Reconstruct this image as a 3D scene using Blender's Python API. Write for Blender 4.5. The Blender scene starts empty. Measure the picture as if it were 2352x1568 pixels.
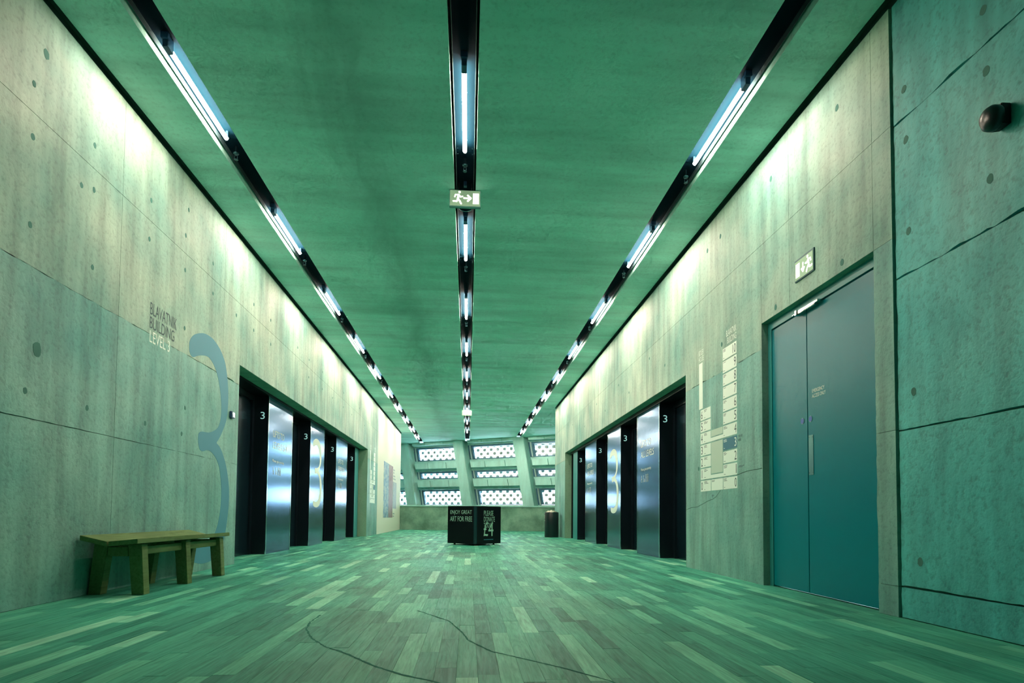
import bpy, bmesh, math, random
from mathutils import Vector, Matrix
random.seed(7)
SC = bpy.context.scene
COL = SC.collection

# ------------------------------------------------------------------ camera, world, exposure
F_PX, YAW, PITCH, ROLL, PRIN_Y, CAM_H = 1363.0, 0.07361, 0.04111, 0.00917, 1127.8, 0.70
def cam_axes():
    cy, sy, cp, sp = math.cos(YAW), math.sin(YAW), math.cos(PITCH), math.sin(PITCH)
    fwd = Vector((sy*cp, cy*cp, sp)); right = Vector((cy, -sy, 0)); up = right.cross(fwd)
    cr, sr = math.cos(ROLL), math.sin(ROLL)
    return right*cr + up*sr, -right*sr + up*cr, fwd
CR, CU, CF = cam_axes()
cam = bpy.data.cameras.new('camera'); camo = bpy.data.objects.new('camera', cam); COL.objects.link(camo)
cam.sensor_width = 36.0; cam.lens = F_PX/2352*36; cam.shift_y = (PRIN_Y-784)/2352
cam.clip_start = .05; cam.clip_end = 200
M3 = Matrix((CR, CU, -CF)).transposed()
camo.matrix_world = Matrix.Translation((0, 0, CAM_H)) @ M3.to_4x4()
SC.camera = camo

SKY = (0.72, 0.90, 1.0); SKY_STRENGTH = 16.0
w = bpy.data.worlds.new('overcast_sky'); SC.world = w; w.use_nodes = True
w.node_tree.nodes['Background'].inputs[0].default_value = (*SKY, 1)
w.node_tree.nodes['Background'].inputs[1].default_value = SKY_STRENGTH
try: w.cycles.sampling_method = 'NONE'
except Exception: pass

LAMP_COL = (1.0, 0.79, 0.63); LAMP_STRENGTH = 225.0
SC.view_settings.view_transform = 'Standard'; SC.view_settings.look = 'None'
SC.view_settings.exposure = 0.0; SC.view_settings.gamma = 1.0
SC.view_settings.use_curve_mapping = False
try:
    SC.cycles.use_denoising = True; SC.cycles.use_adaptive_sampling = True; SC.cycles.adaptive_threshold = 0.12; SC.cycles.adaptive_min_samples = 10
    SC.cycles.max_bounces = 5; SC.cycles.diffuse_bounces = 4; SC.cycles.glossy_bounces = 3
    SC.cycles.transparent_max_bounces = 8; SC.cycles.sample_clamp_indirect = 6.0
    SC.cycles.caustics_reflective = False; SC.cycles.caustics_refractive = False
except Exception:
    pass

# ------------------------------------------------------------------ key sizes (metres)
XL, XR, H = -3.20, 3.078, 4.55
TRACKS = [('left', -2.54, 10), ('centre', -0.08, 9), ('right', 2.43, 9)]
SLOT = 0.125
LAMP_Y0, LAMP_DY, LAMP_LEN = 5.05, 2.70, 1.14
FAC_O = Vector((0, 30.85, 0)); FAC_D = Vector((1, -.61, 0)).normalized(); FAC_N = Vector((-.61, -1, 0)).normalized()
def fac_y(x): return 30.85 - .61*x

# ------------------------------------------------------------------ materials
def new_mat(name):
    m = bpy.data.materials.new(name); m.use_nodes = True
    nt = m.node_tree; return m, nt, nt.nodes['Principled BSDF']
def simple(name, col, rough=.5, metal=0., coat=0., emit=None, estr=0., spec=None):
    m, nt, b = new_mat(name)
    b.inputs['Base Color'].default_value = (*col, 1); b.inputs['Roughness'].default_value = rough
    b.inputs['Metallic'].default_value = metal; b.inputs['Coat Weight'].default_value = coat
    if spec is not None: b.inputs['Specular IOR Level'].default_value = spec
    if emit:
        b.inputs['Emission Color'].default_value = (*emit, 1); b.inputs['Emission Strength'].default_value = estr
    return m
def noise(nt, vec, scale, detail=4., rough=.55, mscale=None, dist=0.):
    if mscale:
        mp = nt.nodes.new('ShaderNodeMapping'); mp.inputs['Scale'].default_value = mscale
        nt.links.new(vec, mp.inputs['Vector']); vec = mp.outputs['Vector']
    n = nt.nodes.new('ShaderNodeTexNoise'); n.inputs['Scale'].default_value = scale
    n.inputs['Detail'].default_value = detail; n.inputs['Roughness'].default_value = rough
    n.inputs['Distortion'].default_value = dist
    nt.links.new(vec, n.inputs['Vector']); return n.outputs['Fac']
def ramp(nt, fac, stops):
    r = nt.nodes.new('ShaderNodeValToRGB'); nt.links.new(fac, r.inputs['Fac'])
    e = r.color_ramp.elements
    e[0].position, e[0].color = stops[0][0], (*stops[0][1], 1)
    e[1].position, e[1].color = stops[-1][0], (*stops[-1][1], 1)
    for p, c in stops[1:-1]:
        k = e.new(p); k.color = (*c, 1)
    return r.outputs['Color']
def mixc(nt, fac, a, b, mode='MIX'):
    n = nt.nodes.new('ShaderNodeMix'); n.data_type = 'RGBA'; n.blend_type = mode
    for s, v in ((n.inputs['Factor'], fac), (n.inputs['A'], a), (n.inputs['B'], b)):
        if isinstance(v, bpy.types.NodeSocket): nt.links.new(v, s)
        else: s.default_value = v if isinstance(v, (int, float)) else (*v, 1)
    return n.outputs['Result']
def grey(v): return (v, v, v)
def concrete(name, light, dark, streak='v', amount=.5, pits=.5, rough=.6, big=.7, stain=None):
    m, nt, b = new_mat(name)
    pos = nt.nodes.new('ShaderNodeNewGeometry').outputs['Position']
    cloud = noise(nt, pos, big, 3, .62)
    sc = {'v': (1, 3.2, .35), 'x': (.22, 1.5, 1), 'n': (1, 1, 1)}[streak]
    st = noise(nt, pos, 1.6, 3, .62, sc)
    c = ramp(nt, cloud, [(.30, dark), (.68, light)])
    sr = ramp(nt, st, [(.30, grey(1-amount)), (.62, grey(1.0))])
    c = mixc(nt, 1.0, c, sr, 'MULTIPLY')
    fine = noise(nt, pos, 26, 2, .7)
    fr = ramp(nt, fine, [(.28, grey(1-pits*.55)), (.50, grey(1.0))])
    c = mixc(nt, 1.0, c, fr, 'MULTIPLY')
    if stain:
        sn = noise(nt, pos, stain[0], 4, .68, stain[1], .6)
        fac = ramp(nt, sn, [(.50, grey(0)), (.68, grey(stain[2]))])
        if streak == 'x':          # an old water stain that runs along the soffit left of the centre slot
            sx = nt.nodes.new('ShaderNodeSeparateXYZ'); nt.links.new(pos, sx.inputs[0])
            ma = nt.nodes.new('ShaderNodeMath'); ma.operation = 'MULTIPLY_ADD'; nt.links.new(sn, ma.inputs[0]); ma.inputs[1].default_value = 1.3; nt.links.new(sx.outputs[0], ma.inputs[2])
            mr = nt.nodes.new('ShaderNodeMapRange'); mr.inputs[1].default_value = -1.1; mr.inputs[2].default_value = .2; nt.links.new(ma.outputs[0], mr.inputs[0])
            fac = ramp(nt, mr.outputs[0], [(.10, grey(0)), (.45, grey(.55)), (.62, grey(.30)), (.95, grey(0))])
        c = mixc(nt, fac, c, [x*.45 for x in dark])
    nt.links.new(c, b.inputs['Base Color'])
    rr = ramp(nt, cloud, [(.3, grey(rough+.12)), (.7, grey(rough-.1))]); nt.links.new(rr, b.inputs['Roughness'])
    bp = nt.nodes.new('ShaderNodeBump'); bp.inputs['Strength'].default_value = .22; bp.inputs['Distance'].default_value = .012
    nt.links.new(fine, bp.inputs['Height']); nt.links.new(bp.outputs['Normal'], b.inputs['Normal'])
    return m

CON_L, CON_D = (.41, .57, .45), (.185, .41, .355)
MT = {}
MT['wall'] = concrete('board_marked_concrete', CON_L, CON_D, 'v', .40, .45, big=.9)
MT['wall_low'] = concrete('lower_pour_shaded_concrete', (.275, .55, .475), (.12, .38, .355), 'v', .40, .45, big=.9)  # lower pour's own tone, plus the dimmer light low down put into the colour
MT['wall_near'] = concrete('pitted_concrete', (.10, .60, .58), (.05, .46, .47), 'v', .34, .6, stain=(2.2, (1, 1.2, .6), .4))
MT['ceil'] = concrete('soffit_concrete', (.56, .95, .86), (.38, .82, .70), 'x', .30, .25, .7, .6, stain=(.9, (1.6, .55, 1), .75))
MT['ceil2'] = concrete('soffit_concrete_plain', (.56, .95, .86), (.42, .86, .74), 'x', .30, .25, .7, .6)
MT['facade'] = concrete('pale_cast_concrete', (.44, .80, .74), (.36, .72, .67), 'v', .2, .2)
MT['parapet'] = concrete('mottled_parapet_concrete', (.26, .46, .36), (.15, .33, .25), 'n', .3, .4, .6, 1.6)
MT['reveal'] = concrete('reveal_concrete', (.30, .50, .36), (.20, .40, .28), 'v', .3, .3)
MT['plug'] = simple('tie_hole_grout', (.05, .19, .16), .85)
MT['core'] = simple('joint_shadow_concrete', (.12, .26, .21), .9)
MT['plaster'] = simple('white_painted_plaster', (.66, .72, .62), .75)
MT['track'] = simple('dark_blue_steel_tray', (.0012, .0095, .0165), .8, 0., spec=.02)
MT['trackedge'] = simple('steel_tray_lip', (.05, .09, .10), .5, .3)
MT['slotdark'] = simple('slot_lining', (.05, .10, .09), .8)
MT['tube'] = simple('fluorescent_tube_glow', (.9, .9, .9), .3, emit=LAMP_COL, estr=LAMP_STRENGTH)
MT['holder'] = simple('blue_lamp_holder', (.02, .07, .16), .45)
MT['brass'] = simple('dark_sprinkler_metal', (.03, .10, .12), .35, .7)
MT['door'] = simple('teal_painted_steel', (.001, .20, .25), .30, 0., spec=.2)
MT['frame'] = simple('teal_door_frame', (.03, .27, .28), .4, 0.)
MT['chrome'] = simple('satin_chrome', (.55, .62, .58), .25, 1.)
MT['plate'] = simple('satin_pull_plate', (.16, .36, .36), .3, .9)
MT['bluesign'] = simple('blue_sign_disc', (.01, .09, .42), .4)
MT['black'] = simple('black_gloss_steel', (.004, .010, .016), .28, .0, .0)
MT['blackmatt'] = simple('black_board', (.0025, .005, .007), .45, spec=.25)
MT['blackcorner'] = simple('rounded_black_corner', (.01, .04, .05), .25)
MT['bin'] = simple('black_painted_metal', (.006, .018, .022), .3)
MT['lift_leaf'] = simple('dark_blue_lift_door', (.010, .035, .055), .25, .6)
def brushed(name, col, rough):
    m, nt, b = new_mat(name)
    pos = nt.nodes.new('ShaderNodeNewGeometry').outputs['Position']
    n = noise(nt, pos, 5, 3, .5, (1, 1, 40))
    c = mixc(nt, n, [x*.85 for x in col], [min(1, x*1.1) for x in col]); nt.links.new(c, b.inputs['Base Color'])
    b.inputs['Metallic'].default_value = 1.; b.inputs['Roughness'].default_value = rough
    return m
MT['metal'] = brushed('brushed_blue_steel', (.018, .125, .27), .15)
MT['metaledge'] = simple('polished_steel_edge', (.35, .55, .62), .15, 1.)
MT['vinyl_blue'] = simple('pale_blue_vinyl', (.05, .25, .34), .6)
MT['vinyl_dark'] = simple('dark_teal_vinyl', (.008, .06, .075), .6)
MT['vinyl_white'] = simple('cream_white_vinyl', (.78, .92, .84), .6)
MT['vinyl_grey'] = simple('grey_cream_vinyl', (.48, .64, .54), .6)
MT['vinyl_teal'] = simple('teal_blue_vinyl', (.02, .17, .25), .6)
MT['sign_green'] = simple('lit_exit_sign_face', (.10, .24, .12), .4, emit=(.38, .56, .34), estr=.45)
MT['sign_white'] = simple('lit_exit_pictogram', (.8, .8, .75), .4, emit=(1., .98, .86), estr=1.2)
MT['sign_case'] = simple('exit_sign_case', (.10, .34, .30), .4)
MT['sign_dark'] = simple('exit_sign_dark_frame', (.02, .11, .13), .4)
MT['indicator'] = simple('lift_floor_indicator', (.4, .6, .6), .4, emit=(.30, .62, .60), estr=.7)
MT['print_pale'] = simple('pale_green_print', (.42, .72, .60), .5)
MT['winframe'] = simple('blue_grey_window_frame', (.07, .20, .30), .4, .2)
MT['winedge'] = simple('pale_window_bead', (.45, .62, .62), .4)
MT['brick'] = simple('pale_screen_brick', (.72, .78, .72), .85)
MT['rubbish'] = simple('crumpled_white_paper', (.8, .8, .68), .8)
MT['plinth'] = simple('bright_plinth_gap', (.4, .5, .45), .5)

def glass_mat():
    m = bpy.data.materials.new('window_glass'); m.use_nodes = True; nt = m.node_tree
    nt.nodes.clear(); o = nt.nodes.new('ShaderNodeOutputMaterial'); mx = nt.nodes.new('ShaderNodeMixShader')
    t = nt.nodes.new('ShaderNodeBsdfTransparent'); g = nt.nodes.new('ShaderNodeBsdfGlossy')
    t.inputs[0].default_value = (.95, .98, 1, 1); g.inputs['Roughness'].default_value = .02
    fr = nt.nodes.new('ShaderNodeFresnel'); fr.inputs[0].default_value = 1.35
    nt.links.new(fr.outputs[0], mx.inputs[0]); nt.links.new(t.outputs[0], mx.inputs[1]); nt.links.new(g.outputs[0], mx.inputs[2])
    nt.links.new(mx.outputs[0], o.inputs[0]); return m
MT['glass'] = glass_mat()

def wood(name, stops, attr=None, gscale=(9, .7, 9), rough=.42):
    m, nt, b = new_mat(name)
    pos = nt.nodes.new('ShaderNodeNewGeometry').outputs['Position']
    if attr:
        a = nt.nodes.new('ShaderNodeAttribute'); a.attribute_name = attr; tone = a.outputs['Fac']
        mul = nt.nodes.new('ShaderNodeVectorMath'); mul.operation = 'MULTIPLY_ADD'
        cmb = nt.nodes.new('ShaderNodeCombineXYZ')
        for i in range(3): nt.links.new(tone, cmb.inputs[i])
        nt.links.new(cmb.outputs[0], mul.inputs[0]); mul.inputs[1].default_value = (37, 53, 29); nt.links.new(pos, mul.inputs[2])
        vec = mul.outputs[0]; c = ramp(nt, tone, stops)
    else:
        vec = pos; tone = noise(nt, pos, .9, 2); c = ramp(nt, tone, stops)
    g1 = noise(nt, vec, 3.2, 4, .65, gscale, 1.2)
    c = mixc(nt, 1., c, ramp(nt, g1, [(.30, grey(.76)), (.60, grey(1.05))]), 'MULTIPLY')
    g2 = noise(nt, vec, 9, 2, .6, (gscale[0]*1.2, gscale[1]*.8, gscale[2]))
    c = mixc(nt, 1., c, ramp(nt, g2, [(.30, grey(.78)), (.55, grey(1.0))]), 'MULTIPLY')
    wear = noise(nt, pos, .8, 2, .6)
    c = mixc(nt, 1., c, ramp(nt, wear, [(.32, grey(.70)), (.62, grey(1.08))]), 'MULTIPLY')
    nt.links.new(c, b.inputs['Base Color'])
    nt.links.new(ramp(nt, g1, [(.3, grey(rough+.15)), (.7, grey(rough))]), b.inputs['Roughness']); b.inputs['Specular IOR Level'].default_value = .12
    return m
MT['plank'] = wood('grey_green_oak_boards', [(0., (.028, .25, .185)), (.35, (.055, .38, .27)), (.75, (.10, .52, .35)), (.92, (.20, .68, .46)), (1., (.35, .82, .58))], 'tone')
MT['bench'] = wood('bench_oak', [(.3, (.12, .20, .075)), (.7, (.19, .29, .115))], None, (5, .6, 5), .5)
MT['scuff'] = simple('dark_floor_scuff', (.026, .19, .14), .8, spec=.1)

def poster(name, a, b_, c_, scale):
    m, nt, b = new_mat(name)
    pos = nt.nodes.new('ShaderNodeNewGeometry').outputs['Position']
    n1 = noise(nt, pos, scale, 4, .7, (1, 1.2, 1), 1.5)
    nt.links.new(ramp(nt, n1, [(.35, a), (.5, b_), (.62, c_)]), b.inputs['Base Color']); b.inputs['Roughness'].default_value = .6
    return m
MT['poster_blue'] = poster('blue_crowd_print', (.05, .16, .30), (.16, .32, .42), (.50, .58, .50), 5)
MT['poster_red'] = poster('mauve_red_print', (.20, .14, .16), (.25, .18, .19), (.30, .26, .24), 3)
MT['poster_grey'] = poster('grey_blue_text_print', (.14, .22, .28), (.26, .34, .36), (.44, .48, .42), 12)

for k_ in ('sign_green', 'sign_white', 'indicator'):
    try: MT[k_].cycles.emission_sampling = 'NONE'
    except Exception: pass

# ------------------------------------------------------------------ mesh helpers
def tag(o, label=None, cat=None, group=None, kind=None):
    if label: o['label'] = label
    if cat: o['category'] = cat; o['kind'] = 'thing'
    if group: o['group'] = group
    if kind: o['kind'] = kind
    return o
def link(name, me, mat, parent=None):
    o = bpy.data.objects.new(name, me); COL.objects.link(o)
    if mat is not None and not me.materials: me.materials.append(mat)
    if parent: 
        o.parent = parent
        o.matrix_parent_inverse = Matrix.Identity(4)
    return o
def empty(name, loc=(0, 0, 0), rz=0):
    o = bpy.data.objects.new(name, None); COL.objects.link(o); o.location = loc; o.rotation_euler = (0, 0, rz)
    o.empty_display_size = .1; return o
class MB:
    def __init__(s): s.v, s.f, s.sm = [], [], False
    def box(s, x0, x1, y0, y1, z0, z1):
        i = len(s.v)
        s.v += [(x, y, z) for x in (min(x0, x1), max(x0, x1)) for y in (min(y0, y1), max(y0, y1)) for z in (min(z0, z1), max(z0, z1))]
        for q in ((0, 1, 3, 2), (4, 6, 7, 5), (0, 4, 5, 1), (2, 3, 7, 6), (0, 2, 6, 4), (1, 5, 7, 3)): s.f.append([i+k for k in q])
        return s
    def prism(s, bottom, top):
        n = len(bottom); i = len(s.v); s.v += [tuple(p) for p in bottom] + [tuple(p) for p in top]
        s.f.append([i+k for k in range(n)][::-1]); s.f.append([i+n+k for k in range(n)])
        for k in range(n): s.f.append([i+k, i+(k+1) % n, i+n+(k+1) % n, i+n+k])
        return s
    def lathe(s, prof, n=24, c=(0, 0, 0), axis='z'):
        i = len(s.v)
        for r, z in prof:
            for k in range(n):
                a = 2*math.pi*k/n; p = (r*math.cos(a), r*math.sin(a), z)
                if axis == 'y': p = (p[0], p[2], p[1])
                if axis == 'x': p = (p[2], p[0], p[1])
                s.v.append((p[0]+c[0], p[1]+c[1], p[2]+c[2]))
        for j in range(len(prof)-1):
            for k in range(n): s.f.append([i+j*n+k, i+j*n+(k+1) % n, i+(j+1)*n+(k+1) % n, i+(j+1)*n+k])
        s.f.append([i+k for k in range(n)][::-1]); s.f.append([i+(len(prof)-1)*n+k for k in range(n)])
        return s
    def torus(s, R, r, c, n=24, m=8):
        i = len(s.v)
        for k in range(n):
            a = 2*math.pi*k/n
            for j in range(m):
                b = 2*math.pi*j/m; q = R+r*math.cos(b)
                s.v.append((c[0]+q*math.cos(a), c[1]+q*math.sin(a), c[2]+r*math.sin(b)))
        for k in range(n):
            for j in range(m): s.f.append([i+k*m+j, i+((k+1) % n)*m+j, i+((k+1) % n)*m+(j+1) % m, i+k*m+(j+1) % m])
        return s
    def mesh(s, name='m', bevel=0., smooth=False):
        me = bpy.data.meshes.new(name); me.from_pydata(s.v, [], s.f)
        bm = bmesh.new(); bm.from_mesh(me); bmesh.ops.recalc_face_normals(bm, faces=bm.faces)
        if bevel: bmesh.ops.bevel(bm, geom=list(bm.edges), offset=bevel, segments=2, affect='EDGES', clamp_overlap=True)
        if smooth:
            for f in bm.faces: f.smooth = len(f.verts) <= 4
        bm.to_mesh(me); bm.free(); return me
    def build(s, name, mat, parent=None, bevel=0., smooth=False):
        o = link(name, s.mesh(name, bevel, smooth), mat, parent)
        if smooth:
            try: o.data.set_sharp_from_angle(angle=math.radians(40))
            except Exception: pass
        return o
def box(name, mat, parent, x0, x1, y0, y1, z0, z1, bevel=0.):
    return MB().box(x0, x1, y0, y1, z0, z1).build(name, mat, parent, bevel)
def struct(o): o['kind'] = 'structure'; return o
def flat_poly(pts2, frame, thick=.0015):
    """extruded outline; frame = (origin, right, up, normal)"""
    O, r, u, n = frame
    lo = [O + r*a + u*b for a, b in pts2]; hi = [p + n*thick for p in lo]
    return MB().prism(lo, hi)
_FONT_CACHE = {}
def text_mesh(body):
    if body not in _FONT_CACHE:
        cu = bpy.data.curves.new('t', 'FONT'); cu.body = body; cu.size = 1; cu.extrude = 0; cu.resolution_u = 3
        o = bpy.data.objects.new('t', cu); COL.objects.link(o)
        bpy.context.view_layer.update()
        me = bpy.data.meshes.new_from_object(o.evaluated_get(bpy.context.evaluated_depsgraph_get()))
        bpy.data.objects.remove(o); bpy.data.curves.remove(cu)
        _FONT_CACHE[body] = ([v.co.copy() for v in me.vertices], [list(p.vertices) for p in me.polygons]); bpy.data.meshes.remove(me)
    return _FONT_CACHE[body]
def text(body, x, y, wid, hei, frame, mat, parent, name='lettering', off=.0015):
    """fit text into wid x hei with its lower-left corner at (x, y) of the frame"""
    vs, fs = text_mesh(body)
    x0 = min(v.x for v in vs); x1 = max(v.x for v in vs); y0 = min(v.y for v in vs); y1 = max(v.y for v in vs)
    O, r, u, n = frame; mb = MB()
    for v in vs:
        a = x + (v.x-x0)/(x1-x0)*wid; b = y + (v.y-y0)/(y1-y0)*hei
        mb.v.append(tuple(O + r*a + u*b + n*off))
    mb.f = fs
    me = bpy.data.meshes.new(name); me.from_pydata(mb.v, [], mb.f)
    return link(name, me, mat, parent)
def strokes(lines, width, frame, mat, parent, name, discs=(), off=.002):
    O, r, u, n = frame; mb = MB()
    def P(a, b): return tuple(O + r*a + u*b + n*off)
    def disc(c, rad, k=12):
        i = len(mb.v); mb.v += [P(c[0]+rad*math.cos(2*math.pi*t/k), c[1]+rad*math.sin(2*math.pi*t/k)) for t in range(k)]; mb.f.append(list(range(i, i+k)))
    for ln in lines:
        wd = width
        if isinstance(ln[0], (int, float)): wd, ln = ln[0], ln[1]
        for (a, b) in zip(ln[:-1], ln[1:]):
            d = Vector((b[0]-a[0], b[1]-a[1])); 
            if d.length < 1e-9: continue
            q = Vector((-d.y, d.x)).normalized()*wd/2; i = len(mb.v)
            mb.v += [P(a[0]+q.x, a[1]+q.y), P(b[0]+q.x, b[1]+q.y), P(b[0]-q.x, b[1]-q.y), P(a[0]-q.x, a[1]-q.y)]; mb.f.append([i, i+1, i+2, i+3])
        for p in ln: disc(p, wd/2)
    for c, rad in discs: disc(c, rad, 16)
    me = bpy.data.meshes.new(name); me.from_pydata(mb.v, [], mb.f)
    return link(name, me, mat, parent)
def left_frame(y, z, dx=0.): return (Vector((XL+dx, y, z)), Vector((0, 1, 0)), Vector((0, 0, 1)), Vector((1, 0, 0)))
def right_frame(y, z, dx=0.): return (Vector((XR+dx, y, z)), Vector((0, -1, 0)), Vector((0, 0, 1)), Vector((-1, 0, 0)))

# ------------------------------------------------------------------ floor of loose-laid oak boards
floor = struct(MB().box(-5.2, 8.2, -3.2, 34.5, -.30, -.018).build('floor', MT['core']))
def project(x, y, z):
    d = Vector((x, y, z-CAM_H)); t = d.dot(CF)
    if t < .2: return None
    return 1176+F_PX*d.dot(CR)/t, PRIN_Y-F_PX*d.dot(CU)/t, t
BW = .0955
boards = []
rng = random.Random(3)
x = -4.15; row = 0
while x < 8.0:
    y = 1.6 - rng.random()*.9
    while y < 33.4:
        ln = rng.choice((.45, .55, .65, .8, .95, 1.1, 1.3)) * (.9+.2*rng.random())
        cx, cy = x+BW/2, y+ln/2
        inside = (-3.2 < cx < 3.078) or (-4.15 < cx <= -3.2 and (8.4 < cy < 19.1 or cy > 28.2)) or (3.078 <= cx < 3.75 and 8.1 < cy < 18.8) or (cx >= 3.078 and cy > 20.9)
        inside = inside or (abs(cx-XL) < BW) or (abs(cx-XR) < BW)
        if inside and cy < 31:
            r = rng.random(); tone = rng.betavariate(2.2, 2.6) if r < .90 else .80+.2*rng.random()
            boards.append((x, x+BW, y, y+ln, tone))
        y += ln
    x += BW; row += 1
def board_area(b):
    p = project((b[0]+b[1])/2, (b[2]+b[3])/2, 0)
    if not p or not (-40 < p[0] < 2392 and p[1] < 1640): return 0
    if abs((b[0]+b[1])/2) > 3.1: return 0
    return (b[1]-b[0])*(b[3]-b[2])/p[2]**3
boards.sort(key=board_area, reverse=True)
def board_box(mb, b, g=.0005):
    dz = rng.uniform(-.0008, .0006)
    mb.box(b[0]+g, b[1]-g, b[2]+g, b[3]-g, -.016, dz)
def set_tone(me, tones):
    a = me.attributes.new('tone', 'FLOAT', 'FACE')
    a.data.foreach_set('value', tones)
for b in boards[:300]:
    mb = MB(); board_box(mb, b); me = bpy.data.meshes.new('floorboard'); me.from_pydata(mb.v, [], mb.f)
    set_tone(me, [b[4]]*len(me.polygons)); link('floorboard', me, MT['plank'], floor)
mb = MB(); tones = []
for b in boards[300:]:
    board_box(mb, b); tones += [b[4]]*6
me = bpy.data.meshes.new('floorboards_beyond'); me.from_pydata(mb.v, [], mb.f); set_tone(me, tones)
tag(link('floorboards_beyond', me, MT['plank'], floor), kind='stuff')
def scuff(pts, wd):
    mb = MB(); r2 = random.Random(5); fine = []
    for (a, b) in zip(pts[:-1], pts[1:]):
        n = max(2, int(math.dist(a, b)/.02))
        fine += [(a[0]+(b[0]-a[0])*t/n, a[1]+(b[1]-a[1])*t/n) for t in range(n)]
    lo, hi = [], []
    for k, p in enumerate(fine):
        q = fine[min(k+1, len(fine)-1)]; o = fine[max(k-1, 0)]
        d = Vector((q[0]-o[0], q[1]-o[1])).normalized(); nn = Vector((-d.y, d.x))
        w1 = wd*r2.uniform(.15, .8); w2 = wd*r2.uniform(.15, .8)
        lo.append((p[0]+nn.x*w1, p[1]+nn.y*w1, .0009)); hi.append((p[0]-nn.x*w2, p[1]-nn.y*w2, .0009))
    mb.v = lo+hi; n = len(lo); mb.f = [[k, k+1, n+k+1, n+k] for k in range(n-1)]
    me = bpy.data.meshes.new('floor_scuff'); me.from_pydata(mb.v, [], mb.f); link('floor_scuff', me, MT['scuff'], floor)
scuff([(-1.01, 4.23), (-1.01, 3.96), (-.97, 3.71), (-.87, 3.45), (-.74, 3.22), (-.64, 3.12), (-.42, 2.81), (-.27, 2.65), (-.13, 2.54), (-.02, 2.4)], .012)
scuff([(-.36, 4.41), (-.12, 3.99), (-.03, 3.62), (.01, 3.37), (.13, 3.09), (.26, 2.95), (.46, 2.73), (.61, 2.53), (.67, 2.38)], .010)

# ------------------------------------------------------------------ concrete walls built from cast panels
def rough_line(a, b, amp, seed, step=.05):
    """points from a to b (2-d) with a ragged offset across the line"""
    r2 = random.Random(seed); d = Vector((b[0]-a[0], b[1]-a[1])); L = d.length; n = max(2, int(L/step)); q = Vector((-d.y, d.x)).normalized()
    out = []; o = 0
    for k in range(n):
        o = o*.6 + r2.uniform(-1, 1)*amp*.7 if k else 0
        out.append((a[0]+d.x*k/n+q.x*o, a[1]+d.y*k/n+q.y*o))
    return out
def panel(parent, side, y0, y1, z0, z1, gap=.004, rough=(0, 0, 0, 0), proud=0., mat='wall', seed=0):
    """rough = amplitude for bottom, far side, top, near side"""
    g = gap/2
    c = [(y0+g, z0+g), (y1-g, z0+g), (y1-g, z1-g), (y0+g, z1-g)]
    pts = []
    for k in range(4):
        a, b = c[k], c[(k+1) % 4]
        if rough[k]: pts += rough_line(a, b, rough[k], seed*7+k)
        else: pts.append(a)
    s = 1 if side == 'L' else -1
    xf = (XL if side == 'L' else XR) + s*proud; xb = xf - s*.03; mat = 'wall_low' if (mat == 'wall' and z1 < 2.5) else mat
    mb = MB().prism([(xb, p[0], p[1]) for p in pts], [(xf, p[0], p[1]) for p in pts])
    return mb.build('concrete_panel', MT[mat], parent)
WT = 4.50   # wall top, under the shadow gap
OPL = (8.46, 19.08, 2.765); OPR = (8.20, 18.76, 2.725); DO = (4.26, 6.0, 2.755)
# left wall
wl = MB()
wl.box(XL-.30, XL-.014, -3.2, OPL[0]-.03, -.01, WT-.01).box(XL-.24, XL-.014, OPL[0]-.03, OPL[1]+.03, OPL[2]+.03, WT-.01).box(XL-.9, XL-.014, OPL[1]+.03, 21.19, -.01, WT-.01)
wall_left = struct(wl.build('wall_left', MT['core']))
VL = [-3.2, -1.2, 1.05, 3.32, 5.59, 7.88]
sd = 0
for a, b in zip(VL[:-1], VL[1:]):
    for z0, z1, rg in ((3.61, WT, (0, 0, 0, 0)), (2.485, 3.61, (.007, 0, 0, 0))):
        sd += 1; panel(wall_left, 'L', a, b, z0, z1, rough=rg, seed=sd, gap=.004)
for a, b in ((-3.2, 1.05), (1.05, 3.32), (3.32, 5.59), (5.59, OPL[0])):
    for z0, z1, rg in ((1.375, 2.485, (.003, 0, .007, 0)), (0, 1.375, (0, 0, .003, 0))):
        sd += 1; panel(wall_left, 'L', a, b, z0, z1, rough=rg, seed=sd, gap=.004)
panel(wall_left, 'L', 7.88, OPL[0], 2.485, 3.61, rough=(.012, 0, 0, 0), seed=77)
panel(wall_left, 'L', 7.88, 10.16, 3.61, WT)
VL2 = [10.16, 12.45, 14.72, 17.0, 19.28, 21.19]
for a, b in zip(VL2[:-1], VL2[1:]): panel(wall_left, 'L', a, b, 3.61, WT)
VL3 = [OPL[0], 10.16, 12.45, 14.72, 17.0, OPL[1]]
for a, b in zip(VL3[:-1], VL3[1:]): panel(wall_left, 'L', a, b, OPL[2], 3.61, gap=.004)
panel(wall_left, 'L', OPL[1], 21.19, 2.485, 3.61); panel(wall_left, 'L', OPL[1], 21.19, 1.375, 2.485); panel(wall_left, 'L', OPL[1], 21.19, 0, 1.375)
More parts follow.
